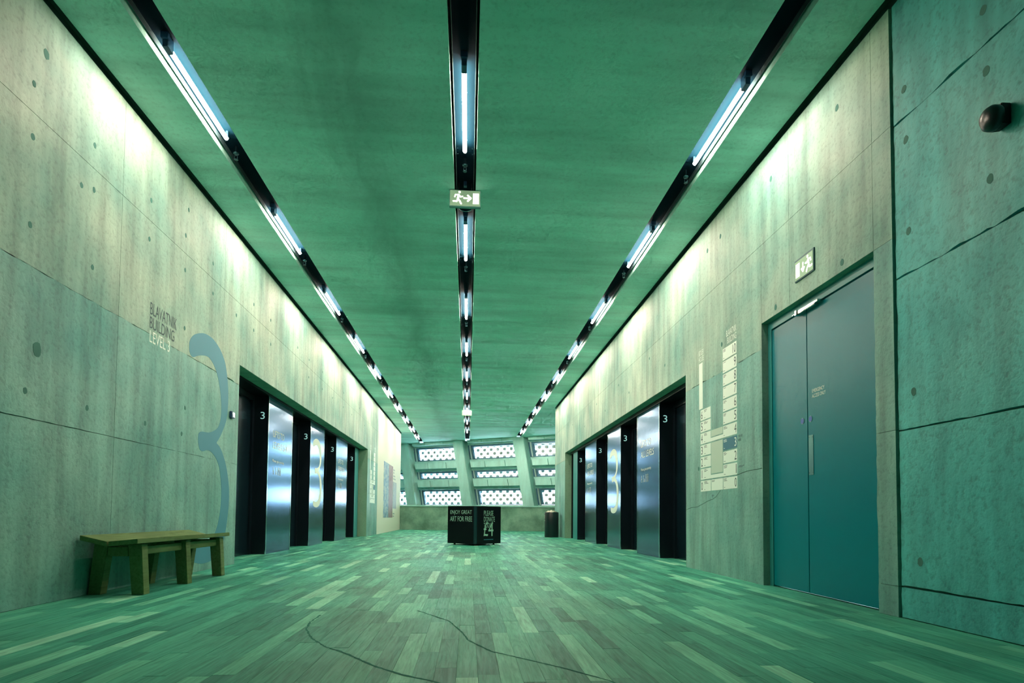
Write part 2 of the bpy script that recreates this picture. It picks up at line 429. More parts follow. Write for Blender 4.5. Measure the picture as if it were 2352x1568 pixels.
# right wall
wr = MB()
wr.box(XR+.04, XR+.30, -3.2, DO[0]-.03, -.01, WT-.01).box(XR+.014, XR+.30, DO[0]-.03, DO[1]+.03, DO[2]+.03, WT-.01).box(XR+.014, XR+.30, DO[1]+.03, OPR[0]-.03, -.01, WT-.01)
wr.box(XR+.014, XR+.20, OPR[0]-.03, OPR[1]+.03, OPR[2]+.03, WT-.01).box(XR+.014, XR+.9, OPR[1]+.03, 20.95, -.01, WT-.01)
wall_right = struct(wr.build('wall_right', MT['core']))
for a, b in ((-3.2, 1.0), (1.0, 4.042)):
    for z0, z1, rg in ((3.58, WT, (.010, .008, 0, 0)), (2.44, 3.58, (.014, .006, .002, 0)), (1.335, 2.44, (.006, .006, .002, 0)), (.222, 1.335, (.006, .006, .001, 0)), (0, .222, (0, .006, .001, 0))):
        sd += 1; panel(wall_right, 'R', a, b, z0, z1, gap=.012, rough=rg, proud=-.012, mat='wall_near', seed=sd)
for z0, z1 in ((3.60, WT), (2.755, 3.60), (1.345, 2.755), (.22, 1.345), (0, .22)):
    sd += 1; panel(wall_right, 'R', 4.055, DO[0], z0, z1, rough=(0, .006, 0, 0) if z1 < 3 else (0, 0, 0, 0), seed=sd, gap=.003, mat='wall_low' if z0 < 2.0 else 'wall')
VR = [DO[0], 5.45, 7.80, OPR[0]]
for a, b in ((4.055+.205, 5.45), (5.45, 7.80), (7.80, 10.06), (10.06, 12.36), (12.36, 14.62), (14.62, 16.87), (16.87, 19.1), (19.1, 20.95)):
    panel(wall_right, 'R', a, b, 3.60, WT)
for a, b in ((DO[0], 5.45), (5.45, DO[1])): panel(wall_right, 'R', a, b, DO[2], 3.60, gap=.003)
panel(wall_right, 'R', DO[1], 7.80, 2.483, 3.60, rough=(.014, 0, 0, 0), seed=201); panel(wall_right, 'R', 7.80, OPR[0], 2.483, 3.60, rough=(.014, 0, 0, 0), seed=202)
wave = [(0, .80), (.18, .83), (.42, .84), (.75, .91), (.95, .93), (1.1, 1.0), (1.3, 1.12), (1.6, 1.19), (1.92, 1.22)]
# the lower right wall strip between lift bank and door has a wandering pour line
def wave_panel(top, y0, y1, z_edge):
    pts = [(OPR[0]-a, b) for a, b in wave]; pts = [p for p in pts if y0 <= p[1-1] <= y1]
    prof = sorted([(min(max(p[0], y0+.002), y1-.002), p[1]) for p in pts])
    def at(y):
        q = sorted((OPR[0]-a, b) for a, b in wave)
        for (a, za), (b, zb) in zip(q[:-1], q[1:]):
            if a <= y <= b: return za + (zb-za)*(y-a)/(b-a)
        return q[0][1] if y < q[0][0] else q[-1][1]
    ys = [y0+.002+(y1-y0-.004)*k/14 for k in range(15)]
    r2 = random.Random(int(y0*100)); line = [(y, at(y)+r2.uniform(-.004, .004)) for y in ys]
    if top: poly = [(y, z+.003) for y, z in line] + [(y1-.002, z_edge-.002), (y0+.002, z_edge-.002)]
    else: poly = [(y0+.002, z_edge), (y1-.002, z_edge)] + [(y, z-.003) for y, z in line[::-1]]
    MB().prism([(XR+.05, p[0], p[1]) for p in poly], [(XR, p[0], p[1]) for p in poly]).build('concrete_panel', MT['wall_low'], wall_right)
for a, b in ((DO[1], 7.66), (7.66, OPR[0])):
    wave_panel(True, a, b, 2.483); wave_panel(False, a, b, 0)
for a, b in ((OPR[0], 10.06), (10.06, 12.36), (12.36, 14.62), (14.62, 16.87), (16.87, OPR[1])): panel(wall_right, 'R', a, b, OPR[2], 3.60)
for z0, z1 in ((2.483, 3.60), (1.345, 2.483), (0, 1.345)): panel(wall_right, 'R', OPR[1], 20.95, z0, z1)
# grouted tie holes
def tie_hole(parent, side, y, z, r):
    s = 1 if side == 'L' else -1; near = side == 'R' and y < 4.05; x0 = (XL if side == 'L' else XR) - s*(.025 if near else .01); proud = .003 if near else 0
    mb = MB(); r2 = random.Random(int(y*1000+z*10)); n = 12; ring = [(r*r2.uniform(.85, 1.1)*math.cos(2*math.pi*k/n), r*1.25*r2.uniform(.9, 1.1)*math.sin(2*math.pi*k/n)) for k in range(n)]
    mb.prism([(x0, y+a, z+b) for a, b in ring], [(x0+s*(.0112+proud), y+a, z+b) for a, b in ring]).build('tie_hole_plug', MT['plug'], parent)
for y, z in [(4.57, 4.13), (4.46, 3.82), (4.47, 3.43), (5.17, 3.81), (5.02, 3.38), (5.18, 3.43), (6.07, 3.82), (6.85, 4.13), (4.48, 2.78), (5.2, 2.77), (6.06, 3.42), (6.8, 3.81), (6.81, 3.42), (7.52, 3.8), (7.54, 3.43), (6.84, 2.77), (4.6, 1.9), (4.5, 1.57), (5.2, 1.57), (6.91, 1.88), (6.1, 1.58), (6.85, 1.58), (8.93, 3.79), (8.29, 3.41), (9.68, 3.8), (8.95, 3.41), (9.71, 3.42), (12.0, 3.77), (12.0, 3.42), (11.2, 3.79), (13.1, 3.79), (13.1, 3.42), (14.1, 3.42), (15.3, 3.79), (15.3, 3.42), (16.4, 3.42), (17.5, 3.79), (18.4, 3.42)]:
    tie_hole(wall_left, 'L', y, z, .045 if (y, z) == (4.6, 1.9) else .030 if (y, z) == (4.57, 4.13) else .020)
for y, z in [(3.27, 3.8), (3.26, 3.41), (3.93, 3.79), (4.68, 4.18), (3.92, 3.41), (3.25, 2.74), (5.78, 4.2), (7.01, 4.18), (7.41, 4.18), (4.64, 2.83), (5.71, 2.83), (3.89, 1.59), (3.91, 2.74), (6.99, 2.82), (3.86, .41), (7.73, 1.35), (9.1, 3.1), (9.9, 3.42), (11.2, 3.1), (12.0, 3.42), (13.2, 3.1), (14.1, 3.42), (15.6, 3.1), (17.4, 3.42)]:
    tie_hole(wall_right, 'R', y, z, .024 if y < 8 else .02)
# white painted return wall, far cross walls, wall behind the viewpoint
struct(box('wall_left_plaster', MT['plaster'], None, XL-.9, XL, 21.195, 28.3, 0, WT))
struct(box('wall_far_left', MT['wall'], None, -5.2, -5.0, 21.2, 35.0, -.02, H+.3))
struct(box('wall_far_right', MT['wall'], None, 7.8, 8.0, 20.6, 35.0, -.02, H+.3))
struct(box('wall_side_right', MT['wall'], None, XR+.9, 8.0, 20.55, 20.75, -.02, H+.3))
struct(box('wall_side_left', MT['wall'], None, -5.2, XL-.9, 28.05, 28.25, -.02, H+.3))
struct(box('wall_back', MT['wall'], None, -3.6, 3.5, -3.4, -3.2, -.02, H+.3))

# ------------------------------------------------------------------ ceiling slabs with three lighting slots
ceiling = struct(MB().box(-5.2, 8.2, -3.4, 36, H+.30, H+.42).build('ceiling', MT['slotdark']))
cuts = [XL+.035] + [e for _, t, _ in TRACKS for e in (t-SLOT, t+SLOT)] + [XR-.035]
bands = [(cuts[0], cuts[1], 'ceil2'), (cuts[2], cuts[3], 'ceil'), (cuts[4], cuts[5], 'ceil2'), (cuts[6], cuts[7], 'ceil2')]
ys = [-3.2, 1.75, 11.66, 21.56, None]
def slab(x0, x1, y0, y1, mat):
    g = .004
    ya = [y0+g, y0+g]; yb = [fac_y(x0)+.2, fac_y(x1)+.2] if y1 is None else [y1-g, y1-g]
    lo = [(x0, ya[0], H), (x1, ya[1], H), (x1, yb[1], H), (x0, yb[0], H)]
    MB().prism(lo, [(p[0], p[1], H+.29) for p in lo]).build('ceiling_slab', MT[mat], ceiling)
for x0, x1, m in bands:
    for a, b in zip(ys[:-1], ys[1:]): slab(x0, x1, a, b, m)
slab(-5.0, XL+.033, 28.3, None, 'ceil2'); slab(XR-.033, 7.8, 20.95, None, 'ceil2')
struct(MB().box(XL-.90, XL-.05, -3.2, 28.3, WT-.02, H+.29).box(XL-.05, XL+.034, -3.2, 28.3, H+.06, H+.29).build('trim_1', MT['slotdark']))
struct(MB().box(XR+.05, XR+.90, -3.2, 20.95, WT-.02, H+.29).box(XR-.034, XR+.05, -3.2, 20.95, H+.06, H+.29).build('trim_2', MT['slotdark']))

# ------------------------------------------------------------------ lighting trays, tubes, sprinklers
ORD = ['nearest', 'second', 'third', 'fourth', 'fifth', 'sixth', 'seventh', 'eighth', 'ninth', 'tenth']
PLZ = H+.105
tb_ = MB().lathe([(.0215, 0), (.0215, LAMP_LEN)], 6, axis='y'); tb_.f = tb_.f[:6]
tube_me = tb_.mesh('tube')
tube_me.materials.append(MT['tube'])
holder_me = MB().box(-.022, .022, -.11, -.01, -.03, .083).box(-.03, .03, -.13, -.09, .03, .083).mesh('lamp_holder', .003); holder_me.materials.append(MT['holder'])
far_me = MB().box(-.012, .012, 0, .012, -.01, .083).mesh('end_clip'); far_me.materials.append(MT['holder'])
bolt_me = MB().lathe([(.006, 0), (.006, -.004)], 8).mesh('screw'); bolt_me.materials.append(MT['brass'])
for nm, tx, cnt in TRACKS:
    tr = empty('lighting_tray', (tx, 0, PLZ))
    tag(tr, f'dark blue steel lighting tray in the {nm} ceiling slot', 'lighting tray', 'ceiling lighting trays')
    y_end = fac_y(tx)-.25
    edges = [-3.0, 2.2] + [LAMP_Y0+1.27+LAMP_DY*k for k in range(-1, 10)]; edges = [e for e in edges if e < y_end-.5] + [y_end]
    edges = sorted(set([round(e, 3) for e in edges]))
    for a, b in zip(edges[:-1], edges[1:]):
        p = MB().box(-.098, .098, a+.002, b-.002, 0, .012).build('tray_plate', MT['track'], tr)
        if a < 20:
            for sx in (-.08, .08):
                for yy in (a+.05, b-.05): 
                    s = link('screw', bolt_me, None, p); s.location = (sx, yy, 0)
    for s in (-1, 1):
        MB().box(s*.098, s*.102, edges[0], y_end, -.055, .012).build('tray_lip', MT['trackedge'], tr)
    for k in range(cnt):
        y0 = LAMP_Y0+LAMP_DY*k
        lamp = empty('fluorescent_lamp', (tx, y0, H+.022))
        tag(lamp, f'{ORD[k]} lit fluorescent tube from the viewer in the {nm} ceiling slot', 'lamp', 'fluorescent ceiling tubes')
        link('tube', tube_me, None, lamp); link('lamp_holder', holder_me, None, lamp)
        e = link('end_clip', far_me, None, lamp); e.location = (0, LAMP_LEN+.002, 0)
# sprinkler heads hanging from the trays
spr_me = {'rose': MB().lathe([(.012, .10), (.012, .03), (.028, .025), (.030, .015), (.012, .010), (.012, 0)], 14).mesh('rose', 0, True),
          'yoke': MB().box(-.016, -.012, -.004, .004, -.045, 0).box(.012, .016, -.004, .004, -.045, 0).box(-.016, .016, -.004, .004, -.049, -.044).mesh('yoke'),
          'deflector': MB().lathe([(.022, -.052), (.022, -.049)], 14).mesh('deflector')}
for m_ in spr_me.values(): m_.materials.append(MT['brass'])
for nm, tx, cnt in TRACKS:
    for k in range(min(cnt-1, 7)):
        sp = empty('sprinkler', (tx, LAMP_Y0+1.40+LAMP_DY*k, H+.005))
        tag(sp, f'small dark sprinkler head just beyond the {ORD[k]} tube of the {nm} slot', 'sprinkler', 'sprinkler heads in the lighting slots')
        for q, m_ in spr_me.items(): link(q, m_, None, sp)
det = empty('ceiling_detector', (-.08, 7.45, H+.07))
tag(det, 'round glass-rimmed detector in the centre slot behind the exit sign', 'detector')
MB().lathe([(.085, .03), (.085, .008), (.08, 0)], 28).build('housing', MT['track'], det, 0, True)
MB().torus(.084, .004, (0, 0, -.002), 32).build('rim', MT['metaledge'], det)

# ------------------------------------------------------------------ exit signs
def exit_man(frame, flip, mat, parent, s=1.):
    f = -1 if flip else 1
    def P(*pts): return [(f*a*s, b*s) for a, b in pts]
    strokes([(.034*s, P((.0, .035), (-.012, -.02))), (.022*s, P((-.006, .04), (-.048, .036), (-.058, .005))), (.022*s, P((.008, .03), (.028, .006), (.058, .014))),
             (.026*s, P((-.012, -.025), (-.028, -.062), (-.078, -.060))), (.026*s, P((-.008, -.025), (.018, -.060), (.036, -.096)))],
            .02*s, frame, mat, parent, 'running_figure', [((f*.012*s, .078*s), .019*s)])
def exit_sign_ceiling(y, tx, label):
    e = empty('exit_sign', (0, 0, 0)); tag(e, label, 'exit sign', 'lit exit signs hung from the centre slot')
    W, Hh, z0 = .185, .20, H-.205
    MB().box(tx-W, tx+W, y, y+.05, z0, z0+Hh).build('case', MT['sign_case'], e, .004)
    MB().box(tx-W+.008, tx+W-.008, y-.004, y, z0+.008, z0+Hh-.008).build('lit_face', MT['sign_green'], e)
    fr = (Vector((tx, y-.004, z0+Hh/2)), Vector((1, 0, 0)), Vector((0, 0, 1)), Vector((0, -1, 0)))
    fm = (fr[0]+Vector((-.075, 0, .008)), *fr[1:]); exit_man(fm, False, MT['sign_white'], e, .8)
    strokes([[(-.012, .0), (.060, .0)], [(.032, .034), (.068, .0), (.032, -.034)]], .022, fr, MT['sign_white'], e, 'arrow')
    flat_poly([(.092, -.066), (.164, -.066), (.164, .062), (.092, .062)], fr, .002).build('door_symbol', MT['sign_white'], e)
    for sx in (-.075, .075):
        MB().lathe([(.002, z0+Hh), (.002, PLZ)], 6, (tx+sx, y+.025, 0)).build('hanging_wire', MT['chrome'], e)
    MB().box(tx-.018, tx+.018, y+.0, y+.05, H+.05, PLZ).build('cable_gland', MT['holder'], e)
exit_sign_ceiling(6.90, -.08, 'green running-man exit sign hung under the centre slot nearest the viewer')
exit_sign_ceiling(21.7, -.085, 'tiny far exit sign hung under the centre slot near the windows')
e = empty('exit_sign', (0, 0, 0)); tag(e, 'lit running-man exit sign set in the wall above the teal double door', 'exit sign')
MB().box(XR-.012, XR+.03, 5.02, 5.335, 2.925, 3.135).build('case', MT['sign_dark'], e, .003)
MB().box(XR-.016, XR-.012, 5.032, 5.322, 2.937, 3.113).build('lit_face', MT['sign_green'], e)
fr = (Vector((XR-.016, 5.177, 3.025)), Vector((0, -1, 0)), Vector((0, 0, 1)), Vector((-1, 0, 0)))
exit_man((fr[0]+Vector((0, -.075, .006)), *fr[1:]), True, MT['sign_white'], e, .75)
strokes([[(-.008, .036), (-.008, -.036)], [(-.032, -.012), (-.008, -.042), (.016, -.012)]], .018, fr, MT['sign_white'], e, 'arrow')
flat_poly([(-.128, -.066), (-.064, -.066), (-.064, .062), (-.128, .062)], fr, .002).build('door_symbol', MT['sign_white'], e)

# ------------------------------------------------------------------ numeral 3 outline (wall graphic), unit: metres on the left wall
THREE = [(6.96, 2.59), (6.98, 2.68), (7.08, 2.77), (7.25, 2.84), (7.4, 2.87), (7.59, 2.865), (7.79, 2.80), (7.95, 2.68), (8.03, 2.53), (8.09, 2.31), (8.09, 2.07), (8.04, 1.9), (7.94, 1.76), (7.84, 1.65), (7.77, 1.59), (7.85, 1.56), (7.96, 1.48), (8.09, 1.32), (8.17, 1.15), (8.21, .98), (8.21, .8), (8.18, .63), (8.13, .46), (8.06, .32), (7.95, .2), (7.78, .12), (7.59, .09), (7.41, .09), (7.25, .12), (7.16, .17), (7.13, .24), (7.14, .31), (7.22, .35), (7.32, .32), (7.46, .31), (7.6, .33), (7.74, .39), (7.83, .48), (7.9, .6), (7.95, .77), (7.96, .97), (7.93, 1.14), (7.87, 1.29), (7.77, 1.39), (7.65, 1.45), (7.52, 1.47), (7.38, 1.44), (7.3, 1.46), (7.26, 1.54), (7.26, 1.63), (7.32, 1.67), (7.42, 1.68), (7.54, 1.69), (7.68, 1.73), (7.81, 1.8), (7.88, 1.93), (7.88, 2.12), (7.82, 2.31), (7.73, 2.46), (7.61, 2.56), (7.46, 2.61), (7.28, 2.58), (7.16, 2.54), (7.06, 2.5), (6.99, 2.52)]
def smooth_closed(p, n=3):
    out = []
    N = len(p)
    for i in range(N):
        p0, p1, p2, p3 = p[i-1], p[i], p[(i+1) % N], p[(i+2) % N]
        for k in range(n):
            t = k/n
            out.append(tuple(.5*((2*p1[j])+(-p0[j]+p2[j])*t+(2*p0[j]-5*p1[j]+4*p2[j]-p3[j])*t*t+(-p0[j]+3*p1[j]-3*p2[j]+p3[j])*t**3) for j in (0, 1)))
    return out
THREE_S = smooth_closed(THREE)
THREE_N = [((a-7.585)/2.78, (b-1.48)/2.78) for a, b in THREE_S]      # centred, height 1
g = flat_poly([(a-7.585, b-1.48) for a, b in THREE_S], left_frame(7.585, 1.48), .0015).build('wall_numeral', MT['vinyl_blue'])
tag(g, 'giant pale blue numeral 3 on the left concrete wall behind the bench', 'wall numeral')
ws = empty('wall_lettering', (XL, 6.12, 2.4)); tag(ws, 'dark and white building name lettering on the left concrete wall', 'lettering')
def lwtext(body, y, z, wid, hei, mat): text(body, y-6.12, z-2.4, wid, hei, (Vector((0, 0, 0)), Vector((0, 1, 0)), Vector((0, 0, 1)), Vector((1, 0, 0))), mat, ws)
lwtext('BLAVATNIK', 6.12, 2.685, .54, .125, MT['vinyl_dark'])
lwtext('BUILDING', 6.12, 2.545, .495, .12, MT['vinyl_dark'])
lwtext('LEVEL 3', 6.125, 2.405, .40, .12, MT['vinyl_white'])
cr = empty('card_reader', (XL, 8.2, 2.02)); tag(cr, 'small blue card reader on the left wall beside the lift bank', 'card reader')
MB().box(0, .035, -.055, .055, -.045, .045).build('housing', MT['holder'], cr, .006)
MB().box(.035, .037, -.03, .045, -.03, .035).build('faceplate', MT['metaledge'], cr)

# ------------------------------------------------------------------ lift banks
def person_icon(x, y, h, frame, parent):
    strokes([(.30*h, [(x, y+.60*h), (x, y+.40*h)]), (.12*h, [(x-.05*h, y+.3*h), (x-.05*h, y)]), (.12*h, [(x+.05*h, y+.3*h), (x+.05*h, y)])], .1, frame, MT['vinyl_white'], parent, 'person_symbol', [((x, y+.88*h), .12*h)])
def chair_icon(x, y, h, frame, parent):
    ring = [(x+.24*h*math.cos(a), y+.25*h+.24*h*math.sin(a)) for a in [2*math.pi*k/14 for k in range(15)]]
    strokes([(.06*h, ring), (.10*h, [(x-.05*h, y+.70*h), (x-.02*h, y+.38*h), (x+.2*h, y+.34*h), (x+.30*h, y+.06*h)])], .05, frame, MT['vinyl_white'], parent, 'wheelchair_symbol', [((x-.06*h, y+.86*h), .10*h)])
def pram_icon(x, y, h, frame, parent):
    strokes([(.09*h, [(x-.1*h, y+.7*h), (x-.05*h, y+.35*h), (x-.12*h, y)]), (.06*h, [(x-.05*h, y+.5*h), (x+.18*h, y+.38*h), (x+.3*h, y+.22*h), (x+.1*h, y+.18*h), (x+.18*h, y+.38*h)])], .05, frame, MT['vinyl_white'], parent, 'pram_symbol', [((x-.1*h, y+.86*h), .1*h), ((x+.12*h, y+.06*h), .06*h), ((x+.3*h, y+.06*h), .06*h)])
def lift_bank(side, op, panels, fillers, top, line2):
    s = 1 if side == 'L' else -1
    xw = XL if side == 'L' else XR
    xf = (-3.465 if side == 'L' else 3.27)          # panel fronts
    xd = (-3.72 if side == 'L' else 3.525)          # lift doors
    word = 'left' if side == 'L' else 'right'
    wall = wall_left if side == 'L' else wall_right
    # niche: soffit, end reveals, back wall
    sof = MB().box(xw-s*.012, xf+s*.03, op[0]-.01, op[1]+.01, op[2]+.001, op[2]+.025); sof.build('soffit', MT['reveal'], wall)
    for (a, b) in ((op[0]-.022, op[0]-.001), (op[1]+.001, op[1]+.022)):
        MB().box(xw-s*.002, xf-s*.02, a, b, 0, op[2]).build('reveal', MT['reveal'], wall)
        MB().box(xf-s*.02, xd-s*.4, a, b, 0, top+.3).build('niche_end', MT['blackmatt'], wall)
    MB().box(xd-s*.35, xd-s*.40, op[0], op[1], 0, top+.3).build('niche_back', MT['blackmatt'], wall)
    MB().box(xf+s*.02, xd-s*.35, op[0], op[1], top+.002, top+.30).build('niche_header', MT['blackmatt'], wall)
    # panels between the lifts
    names = {0: f'near brushed steel panel with lift notice in the {word} lift bank', 1: f'middle brushed steel panel with numeral 3 in the {word} lift bank', 2: f'far brushed steel panel with lift notice in the {word} lift bank'}
    fr_d = Vector((0, s, 0))
    for i, (a, b) in enumerate(panels):
        p = empty('lift_divider', (xf, (a+b)/2, 0)); tag(p, names[i], 'steel divider', 'steel dividers between the lifts')
        hw = (b-a)/2
        MB().box(-s*.012, -s*(abs(xd-xf)), -hw, hw, 0, top).build('casing', MT['black'], p)
        MB().box(0, -s*.011, -hw+.03, hw-.03, .0, top-.06).build('front_sheet', MT['metal'], p)
        for q in (-1, 1): MB().box(s*.003, -s*.011, q*hw, q*(hw-.028), 0, top).build('edge_trim', MT['metaledge'], p)
        MB().box(0, -s*.011, -hw+.03, hw-.03, top-.058, top).build('top_band', MT['metal'], p)
        fr = (Vector((s*.0005, 0, 0)), fr_d, Vector((0, 0, 1)), Vector((s, 0, 0)))
        if i == 1:
            zc, hh, wsc = (1.63, 1.56, 1.3) if side == 'L' else (1.50, 1.45, 1.3)
            flat_poly([(c0*hh*wsc*.95+.02, zc+c1*hh) for c0, c1 in THREE_N], fr, .0015).build('numeral', MT['vinyl_white'], p)
        else:
            zz = 2.05 if side == 'R' else 2.10
            x0 = -hw*.62
            text('LIFTS TO', x0, zz-.04, hw*.90, .12, fr, MT['vinyl_white'], p)
            text(line2, x0, zz-.24, hw*1.15, .12, fr, MT['vinyl_white'], p)
            text('Please give priority', x0, zz-.50, hw*.92, .065, fr, MT['vinyl_white'], p)
            chair_icon(x0+.05, zz-.70, .13, fr, p); pram_icon(x0+.20, zz-.70, .13, fr, p)
            person_icon(x0+.33, zz-.70, .14, fr, p); person_icon(x0+.43, zz-.70, .14, fr, p)
    # narrow fillers at both ends
    for j, (a, b) in enumerate(fillers):
        p = empty('lift_end_divider', (xf, (a+b)/2, 0)); hw = (b-a)/2
        tag(p, f'narrow steel filler panel at the {"near" if j == 0 else "far"} end of the {word} lift bank', 'steel divider')
        MB().box(-s*.012, -s*(abs(xd-xf)), -hw, hw, 0, top).build('casing', MT['black'], p)
        MB().box(0, -s*.011, -hw, hw, 0, top).build('front_sheet', MT['frame'], p)
    # lifts
    allp = [fillers[0]] + list(panels) + [fillers[1]]
    for i in range(4):
        a, b = allp[i][1], allp[i+1][0]
        L = empty('lift', (xd, (a+b)/2, 0)); hw = (b-a)/2
        tag(L, f'{ORD[i]} dark lift doorway from the viewer in the {word} lift bank', 'lift', 'lift doorways')
        for q, dd in ((-1, .0), (1, -.012)):
            MB().box(s*dd-s*.001, s*dd-s*.04, q*.003, q*(hw-.10), .005, top-.10).build('door_leaf', MT['lift_leaf'], L)
        for q in (-1, 1): MB().box(s*.02, -s*.05, q*(hw-.10), q*hw, 0, top).build('door_jamb', MT['black'], L)
        MB().box(s*.02, -s*.05, -hw+.10, hw-.10, top-.095, top).build('door_head', MT['black'], L)
        fr = (Vector((s*.155, hw-.0005, 2.33)), Vector((1, 0, 0)), Vector((0, 0, 1)), Vector((0, -1, 0)))
        text('3', -.035, 0, .072, .125, fr, MT['indicator'], L, 'floor_indicator')
lift_bank('L', OPL, [(10.50, 11.90), (13.25, 14.50), (15.80, 17.20)], [(8.47, 8.80), (18.40, 18.95)], 2.735, 'LEVELS 0-4')
lift_bank('R', OPR, [(9.95, 11.30), (12.55, 13.75), (15.0, 16.40)], [(8.22, 8.5), (17.65, 18.35)], 2.66, 'ALL LEVELS')

# ------------------------------------------------------------------ emergency double door on the right
d1 = struct(empty('door_1', (XR, 5.13, 0)))
d1['label'] = 'teal steel double door marked emergency access only in the right wall'
XD = .075
MB().box(.002, XD+.10, DO[0]-5.13-.022, DO[0]-5.13-.001, 0, DO[2]).build('reveal', MT['reveal'], d1)
MB().box(.002, XD+.10, DO[1]-5.13+.001, DO[1]-5.13+.022, 0, DO[2]).build('reveal', MT['wall'], d1)
MB().box(.002, XD+.10, DO[0]-5.13-.01, DO[1]-5.13+.01, DO[2]+.001, DO[2]+.024).build('reveal', MT['reveal'], d1)
MB().box(XD-.005, XD+.10, .80, .87, 0, DO[2]).build('frame_jamb', MT['frame'], d1)
MB().box(XD-.005, XD+.10, -.87, -.80, 0, DO[2]).build('frame_jamb', MT['frame'], d1)
MB().box(XD-.005, XD+.10, -.80, .80, 2.675, DO[2]).build('frame_head', MT['frame'], d1)
MB().box(XD+.06, XD+.10, -.80, .80, 0, 2.675).build('rebate', MT['blackmatt'], d1)
lf = MB().box(XD, XD+.05, .165, .795, .014, 2.66).build('door_leaf', MT['door'], d1, .003)
rl = MB().box(XD, XD+.05, -.795, .157, .014, 2.66).build('door_leaf', MT['door'], d1, .003)
MB().box(XD-.004, XD, .070, .145, 1.10, 1.47).build('pull_plate', MT['plate'], rl, .0015)
for zz in (1.12, 1.45):
    for yy in (.083, .132): MB().lathe([(.004, -.002), (.004, 0)], 8, (XD-.004, yy, zz), 'x').build('screw', MT['chrome'], rl)
for par, yy in ((lf, .245), (rl, .112)):
    dsc = MB().lathe([(.030, -.003), (.030, 0)], 24, (XD, yy, 1.62), 'x').build('sign_disc_rim', MT['plate'], par)
    MB().lathe([(.026, -.0045), (.026, -.003)], 24, (XD, yy, 1.62), 'x').build('sign_disc', MT['bluesign'], par)
fr = (Vector((XD-.0005, 0, 0)), Vector((0, -1, 0)), Vector((0, 0, 1)), Vector((-1, 0, 0)))
text('EMERGENCY', -.082, 1.855, .19, .033, fr, MT['vinyl_white'], rl); text('ACCESS ONLY', -.082, 1.808, .205, .033, fr, MT['vinyl_white'], rl)
dc = MB().box(XD-.05, XD, -.045, .255, 2.640, 2.675).build('door_selector', MT['chrome'], d1, .004)
MB().box(XD-.045, XD, .255, .335, 2.655, 2.662).box(XD-.06, XD-.02, .235, .262, 2.632, 2.68).build('selector_arm', MT['chrome'], d1)
MB().box(XD-.055, XD, -.10, -.045, 2.648, 2.668).build('selector_roller', MT['chrome'], d1)

# ------------------------------------------------------------------ building directory (two of them)
def directory(O, r, n, label, mirror=False):
    """O = lower left corner on the wall, r = reading direction"""
    d = empty('wall_directory', O); tag(d, label, 'directory sign')
    u = Vector((0, 0, 1)); Z0 = Vector((0, 0, 0))
    fr = (Z0, r, u, n)
    def tile(x0, x1, z0, z1, mat='vinyl_white', nm='level_tile'):
        return flat_poly([(x0, z0), (x1, z0), (x1, z1), (x0, z1)], fr, .0012).build(nm, MT[mat], d)
    def num(t, x, z, wid, hei, mat): text(t, x, z, wid, hei, fr, MT[mat], d, 'level_number', .0016)
    def bars(x, z, n_, mat='vinyl_dark', wd=.10):
        r2 = random.Random(int((x+z)*1000))
        mb = MB()
        for k in range(n_):
            l_ = wd*r2.uniform(.5, 1.); a = z-k*.012
            lo = [fr[0]+r*p+u*q+n*.0016 for p, q in ((x, a), (x+l_, a), (x+l_, a+.005), (x, a+.005))]
            i = len(mb.v); mb.v += [tuple(p) for p in lo]; mb.f.append([i, i+1, i+2, i+3])
        me = bpy.data.meshes.new('small_print'); me.from_pydata(mb.v, [], mb.f); link('small_print', me, MT[mat], d)
    P = .157; hgt = .140
    for k in range(11):                                  # right column, level k
        z0 = k*P; 
        tile(.70, 1.07, z0, z0+hgt, 'vinyl_teal' if k == 3 else 'vinyl_white')
        ink = 'vinyl_white' if k == 3 else 'vinyl_dark'
        wd = {10: .085, 1: .016}.get(k, .05)
        num(str(k), 1.055-wd, z0+.018, wd, .105, ink); bars(.715, z0+.122, 3 if k not in (9, 7) else 1, ink); bars(.715, z0+.02, 1, ink, .05)
    for k in range(7):                                   # left column
        z0 = k*P
        tile(0, .33, z0, z0+hgt); num(str(k), .02 if k != 1 else .04, z0+.018, .05 if k != 1 else .014, .105, 'vinyl_dark'); bars(.12, z0+.122, 3, wd=.13); bars(.12, z0+.02, 1, wd=.06)
    tile(-.045, .075, 7*P-.0, 7*P+.615, nm='tower_bar')
    tile(.345, .685, 0, hgt); bars(.36, .122, 2, wd=.12)                      # level 0 middle
    tile(.330, .70, P, P+.045, nm='link_tile'); tile(.330, .70, 4*P, 4*P+.045, nm='link_tile')
    tile(.345, .685, P+.058, 4*P-.017, 'vinyl_grey', 'void_tile'); tile(.345, .685, 4*P+.058, 4*P+hgt, 'vinyl_grey', 'void_tile')
    text('BLAVATNIK', .80, 11*P+.105, .27, .075, fr, MT['vinyl_white'], d); text('BUILDING', .83, 11*P+.015, .24, .075, fr, MT['vinyl_white'], d)
    text('BOILER', -.05, 11*P+.095, .16, .07, fr, MT['vinyl_white'], d); text('HOUSE', -.05, 11*P+.01, .16, .07, fr, MT['vinyl_white'], d)
    text('YOU ARE', 1.10, 3*P+.105, .11, .03, fr, MT['vinyl_dark'], d); text('HERE', 1.10, 3*P+.065, .07, .03, fr, MT['vinyl_dark'], d)
    bars(1.11, P+.09, 2, wd=.14); bars(.36, -.06, 3, wd=.08)
directory((XR-.0003, 7.66, 1.04), Vector((0, -1, 0)), Vector((-1, 0, 0)), 'white tiled level directory on the right wall beside the teal double door')
directory((XL+.0003, 19.60, 1.08), Vector((0, 1, 0)), Vector((1, 0, 0)), 'distant white level directory on the left wall past the lifts')

